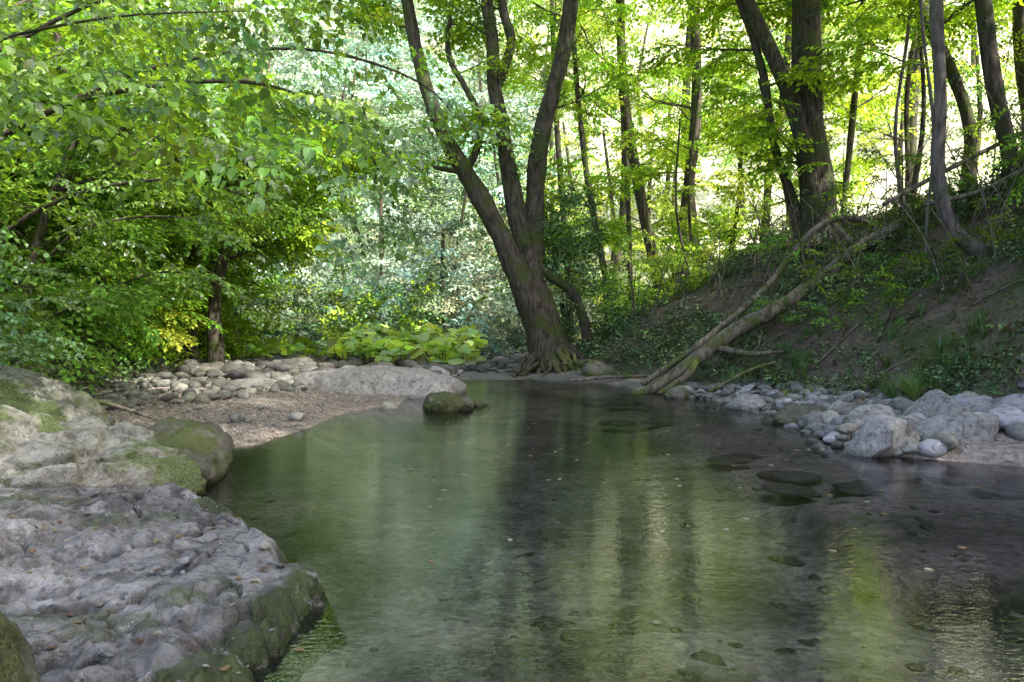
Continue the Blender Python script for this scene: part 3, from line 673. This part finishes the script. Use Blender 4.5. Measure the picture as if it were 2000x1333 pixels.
# ------------------------------------------------------------ distant hillside woods
A=[]; T=Tubes()
def woods(n,xr,yr_,tints,ss,cnt,hr=(1.5,5),rad=(2.2,2.2,1.7)):
    o=[]
    for _ in range(n):
        y=U(*yr_);x=U(*xr)*y;z=Hs(x,y);h=U(*hr)
        o+=clump((x,y,z+h),[r*U(.6,1.2) for r in rad],cnt,jit(random.choice(tints),.3,.15),ss)
        if U()<.4: T.add([[x,y,z-.3,.16],[x+U(-.3,.3),y,z+h*.5,.12],[x+U(-.5,.5),y,z+h+2,.06]],5,0,sub=2)
    return o
A+=woods(65,(-.6,-.0),(33,46),[HAZE_BLUE,HAZE_BLUE,COOL],1.6,20,(.8,5))
A+=woods(22,(-.14,.08),(27,38),[HAZE_BLUE,HAZE_BLUE,(.44,.52,.32)],1.4,20,(.4,3))
A+=woods(65,(-.7,.0),(44,72),[HAZE_BLUE,HAZE_BLUE,(.42,.52,.36)],2.6,16,(1,6),(3,3,2.2))
A+=woods(42,(.0,.75),(34,48),[YEL,SUN,YEL],1.7,14,(1,6))
A+=woods(46,(-.0,.75),(46,80),[YEL,(.45,.55,.16),(.38,.49,.15)],2.6,12,(1,6),(3,3,2.2))
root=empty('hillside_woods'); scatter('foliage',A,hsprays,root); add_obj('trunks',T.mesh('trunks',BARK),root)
A=bushes(24,(-1,5),(24,32),(.3,2.5),[COOL,HAZE_BLUE,SUN],1.2,(1.2,1.2,.9),14,'L')
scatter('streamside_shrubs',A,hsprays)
# ------------------------------------------------------------ unseen trees off the right of frame, added to shade the stream
A=[];T=Tubes();root=empty('offframe_shade_trees')
for (x,y) in [(13,7),(11,0),(15,11),(12,-7),(16,2),(13,-14)]:
    z=Hs(x,y); T.add([[x,y,z-.3,.35],[x-.3,y,z+3,.28],[x-.4,y+.2,11,.2],[x-.5,y,16,.1]],10,.1)
for k in range(110):
    x=U(10.5,16);y=U(-20,10);z=U(5.5,20)
    if x<.72*y and z<1.15+.5*y: x=.74*y+U(.5,3)
    A+=clump((x,y,z),(1.7,1.7,1.2),10,jit(MID),2.6)
add_obj('trunks',T.mesh('trunks',BARK),root); scatter('foliage',A,hsprays,root)
# ------------------------------------------------------------ fallen log & deadwood
T=Tubes()
T.add([[2.1,12.9,-.05,.05],[2.6,13,.14,.09],[3.3,13.1,.62,.13],[4.0,13.2,1.10,.14],[4.8,13.4,1.5,.13],[5.65,13.6,2.05,.12],[6.4,13.8,2.6,.11],[7.5,14,3.2,.1]],14,.18,3)
T.add([[3.3,13.1,.62,.08],[3.0,12.8,.3,.06],[2.5,12.6,.02,.04]],7,.1)
T.add([[3.6,13.15,.8,.06],[4.1,12.7,.7,.05],[4.6,12.5,.75,.02]],7,.1)
add_obj('fallen_log',T.mesh('fallen_log',LOG))
T=Tubes()
T.add([[2.4,13.6,.1,.05],[3.6,13.9,.9,.06],[4.8,14.2,1.85,.065],[5.5,14.3,2.7,.06],[6.0,14.3,3.15,.06],[6.6,14.3,3.25,.06],[7.3,14.5,3.0,.05]],8,.1)
T.add([[6.2,14.3,3.15,.06],[6.6,14.1,2.6,.05],[7.0,14,2.1,.05],[7.0,13.9,1.6,.04]],7,.1)
T.add([[7.0,14.3,3.1,.05],[6.9,14,2.5,.04],[7.2,13.8,1.9,.04]],7,.1)
T.add([[4.2,16,1.2,.06],[5.5,16.3,1.9,.06],[6.5,16,2.6,.05]],7,.1)
T.add([[6.5,13,3.3,.04],[7.6,13,3.9,.04],[9,13,4.6,.03]],6,.1); T.add([[6.9,12.5,3.2,.04],[8,12.4,3.5,.04],[9.5,12,4.4,.03]],6,.1)
T.add([[1.2,15.2,.05,.03],[2.2,15,.15,.03],[3.4,14.6,.2,.02]],6,.1); T.add([[3.2,12,.1,.03],[3.9,12.1,.45,.035],[4.5,12.3,.6,.02]],6,.1)
T.add([[-4.9,7.6,.45,.03],[-4.2,7.4,.42,.025],[-3.6,7.2,.3,.02],[-3.1,7.1,.15,.012]],6,.1)
for k in range(90):
    y=U(9,20);x=np.interp(y,yg,fRk)+U(.2,5);z=Hs(x,y);a=U(0,6.28);L=U(.4,1.6)
    z2=Hs(x+math.cos(a)*L,y+math.sin(a)*L)
    T.add([[x,y,z+.03,.018],[x+math.cos(a)*L*.5,y+math.sin(a)*L*.5,(z+z2)/2+U(.05,.25),.014],[x+math.cos(a)*L,y+math.sin(a)*L,z2+U(.05,.4),.006]],4,0,sub=2)
for k in range(170):
    y=U(9,20);x=np.interp(y,yg,fRk)+U(1.5,6.5);z=Hs(x,y);a=U(0,6.28);L=U(.6,2.6)
    T.add([[x,y,z,.014],[x+math.cos(a)*L*.2,y+math.sin(a)*L*.2,z+L*.5,.01],[x+math.cos(a)*L*.6,y+math.sin(a)*L*.6,z+L,.004]],4,0,sub=3)
add_obj('fallen_branches',T.mesh('fallen_branches',LOG))
# ------------------------------------------------------------ butterbur
def bur(seed):
    r=random.Random(seed); n=14;V=[[0,0,0]];F=[]
    for k in range(n):
        a=2*math.pi*k/n; V.append([.55*math.cos(a),.55*math.sin(a),-.03+.03*r.uniform(-1,1)])
    for k in range(n):
        a=2*math.pi*k/n; rr=(1-.55*math.exp(-((a-math.pi)/.35)**2))*r.uniform(.92,1.05); V.append([rr*math.cos(a),rr*math.sin(a),-.16+.09*r.uniform(-1,1)])
    for k in range(n):
        k2=(k+1)%n; F.append([0,1+k,1+k2]); a,b,c,d=1+k,1+n+k,1+n+k2,1+k2; F+=[[a,b,c],[a,c,d]]
    return np.array(V),np.array(F),np.zeros(len(F)),np.full(len(V),r.random())
burs=Kit([bur(i) for i in range(4)],[LEAF],True)
A=[];T=Tubes()
for k in range(420):
    if k<320: x,y=U(-5,-.9),U(19.2,24)
    else: x,y=U(-8.5,-4.5),U(18,24)
    h=(U(.15,.5)+.13*(y-19.2) if k<320 else U(.2,.5)); z=Hs(x,y)
    s=U(.12,.27); A.append(row((x,y,z+h),U(0,6.28),U(-.6,.6),U(-.1,.9),s,jit((.44,.58,.18) if k<320 else SUN,.25),U(0,4)))  # main patch tinted lighter, sunlight put into the leaf colour
    T.add([[x+U(-.1,.1),y,z,.012],[x,y,z+h*.6,.01],[x,y,z+h,.008]],4,0,sub=1)
root=empty('butterbur_patch'); scatter('leaves',A,burs,root); add_obj('stems',T.mesh('stems',LOG),root)
# ------------------------------------------------------------ grass
def tuft(seed):
    r=random.Random(seed);V=[];F=[];n=0
    for k in range(46):
        a=r.uniform(0,6.28);L=r.uniform(.5,1);b=r.uniform(.25,.8);w=.012
        d=np.array([math.cos(a),math.sin(a),0]);s=np.array([-d[1],d[0],0])*w;p=d*r.uniform(0,.06)
        pr=[]
        for i in range(5):
            t=i/4; q=p+d*b*L*t*t+np.array([0,0,L*(t-.35*b*t*t*1.6)]); pr+= [q-s*(1-t*.9),q+s*(1-t*.9)]
        V+=pr; F+=[[n+2*i,n+2*i+1,n+2*i+3,n+2*i+2] for i in range(4)];n+=10
    return np.array(V),np.array(F),np.zeros(len(F)),np.repeat([r.random() for _ in range(46)],10)
tufts=Kit([tuft(i) for i in range(3)],[LEAF])
A=[]
for (cx,cy,sp_,n,s) in [(4.2,12.2,.7,16,.45),(5.2,12.4,.6,10,.4),(5.3,9.3,.5,18,.5),(5.8,9.6,.5,12,.5),(4.6,10.8,.8,8,.3),(6.3,11,1,12,.4),(3,15,.8,6,.3),(5.2,10.6,1.2,14,.25),(4.4,12.8,1.4,14,.22)]:
    for k in range(n):
        x,y=cx+U(-sp_,sp_),cy+U(-sp_,sp_)*.6; A.append(row((x,y,Hs(x,y)),U(0,6.28),0,0,s*U(.6,1.2),jit((.10,.19,.06)),U(0,3)))
scatter('grass_tufts',A,tufts)
# ------------------------------------------------------------ fallen leaves
lc=Kit([(LNV*np.array([1,1,1.2]),np.array(LNF),np.zeros(6),np.full(12,-1.))],[LEAF])
A=[]
for k in range(190):
    x,y=U(-3.2,-.6),U(1.4,4.6); 
    if x>np.interp(y,[1,2.5,3.3,4,4.6],[-.6,-.75,-1.,-1.4,-2.]): continue
    A.append(row((x,y,slab_z(x,y)+.008),U(0,6.28),U(-.2,.2),U(-.3,.3),U(.02,.05),random.choice([(.3,.2,.1),(.16,.09,.05),(.35,.3,.15),(.4,.36,.28)]),0))
for k in range(2200):
    y=U(8.5,20);x=np.interp(y,yg,fRk)+U(-.6,5); A.append(row((x,y,Hs(x,y)+.03),U(0,6.28),U(-.5,.5),U(-.5,.5),U(.05,.1),random.choice([(.24,.16,.09),(.15,.10,.06),(.3,.23,.15)]),0))
scatter('leaf_litter',A,lc)
A=[]
for k in range(70):
    x,y=U(-.8,3.5),U(2.3,9); A.append(row((x,y,.004),U(0,6.28),0,0,(.045,.045,.004),random.choice([(.35,.33,.22),(.45,.43,.38),(.3,.22,.12)]),0))
scatter('floating_leaves',A,lc)
# ------------------------------------------------------------ light, sky, camera
el=math.radians(43); az=math.radians(125)
d=Vector((math.cos(el)*math.sin(az),math.cos(el)*math.cos(az),math.sin(el)))
sun=bpy.data.lights.new('sun','SUN'); sun.energy=14; sun.angle=math.radians(1.0); sun.color=(1,.96,.88)
so=bpy.data.objects.new('sun',sun); S.collection.objects.link(so); so.rotation_euler=d.to_track_quat('Z','Y').to_euler(); so.location=(20,-30,40)
w=bpy.data.worlds.new('World'); S.world=w; w.use_nodes=True; nt=w.node_tree; bg=nt.nodes['Background']
sky=nt.nodes.new('ShaderNodeTexSky'); sky.sky_type='NISHITA'; sky.sun_disc=False; sky.sun_elevation=el; sky.sun_rotation=az; sky.air_density=1; sky.dust_density=4
nt.links.new(sky.outputs[0],bg.inputs[0]); bg.inputs[1].default_value=.66
cam=bpy.data.cameras.new('camera'); cam.lens=26; cam.sensor_width=36; cam.clip_end=1000; cam.clip_start=.05
co=bpy.data.objects.new('camera',cam); S.collection.objects.link(co); co.location=(0,0,1.15); co.rotation_euler=(math.radians(90-1.05),0,0); S.camera=co
S.view_settings.view_transform='Standard'; S.view_settings.look='None'; S.view_settings.exposure=0
print('faces scattered',LEAFCOUNT[0],'time',time.time()-T00)
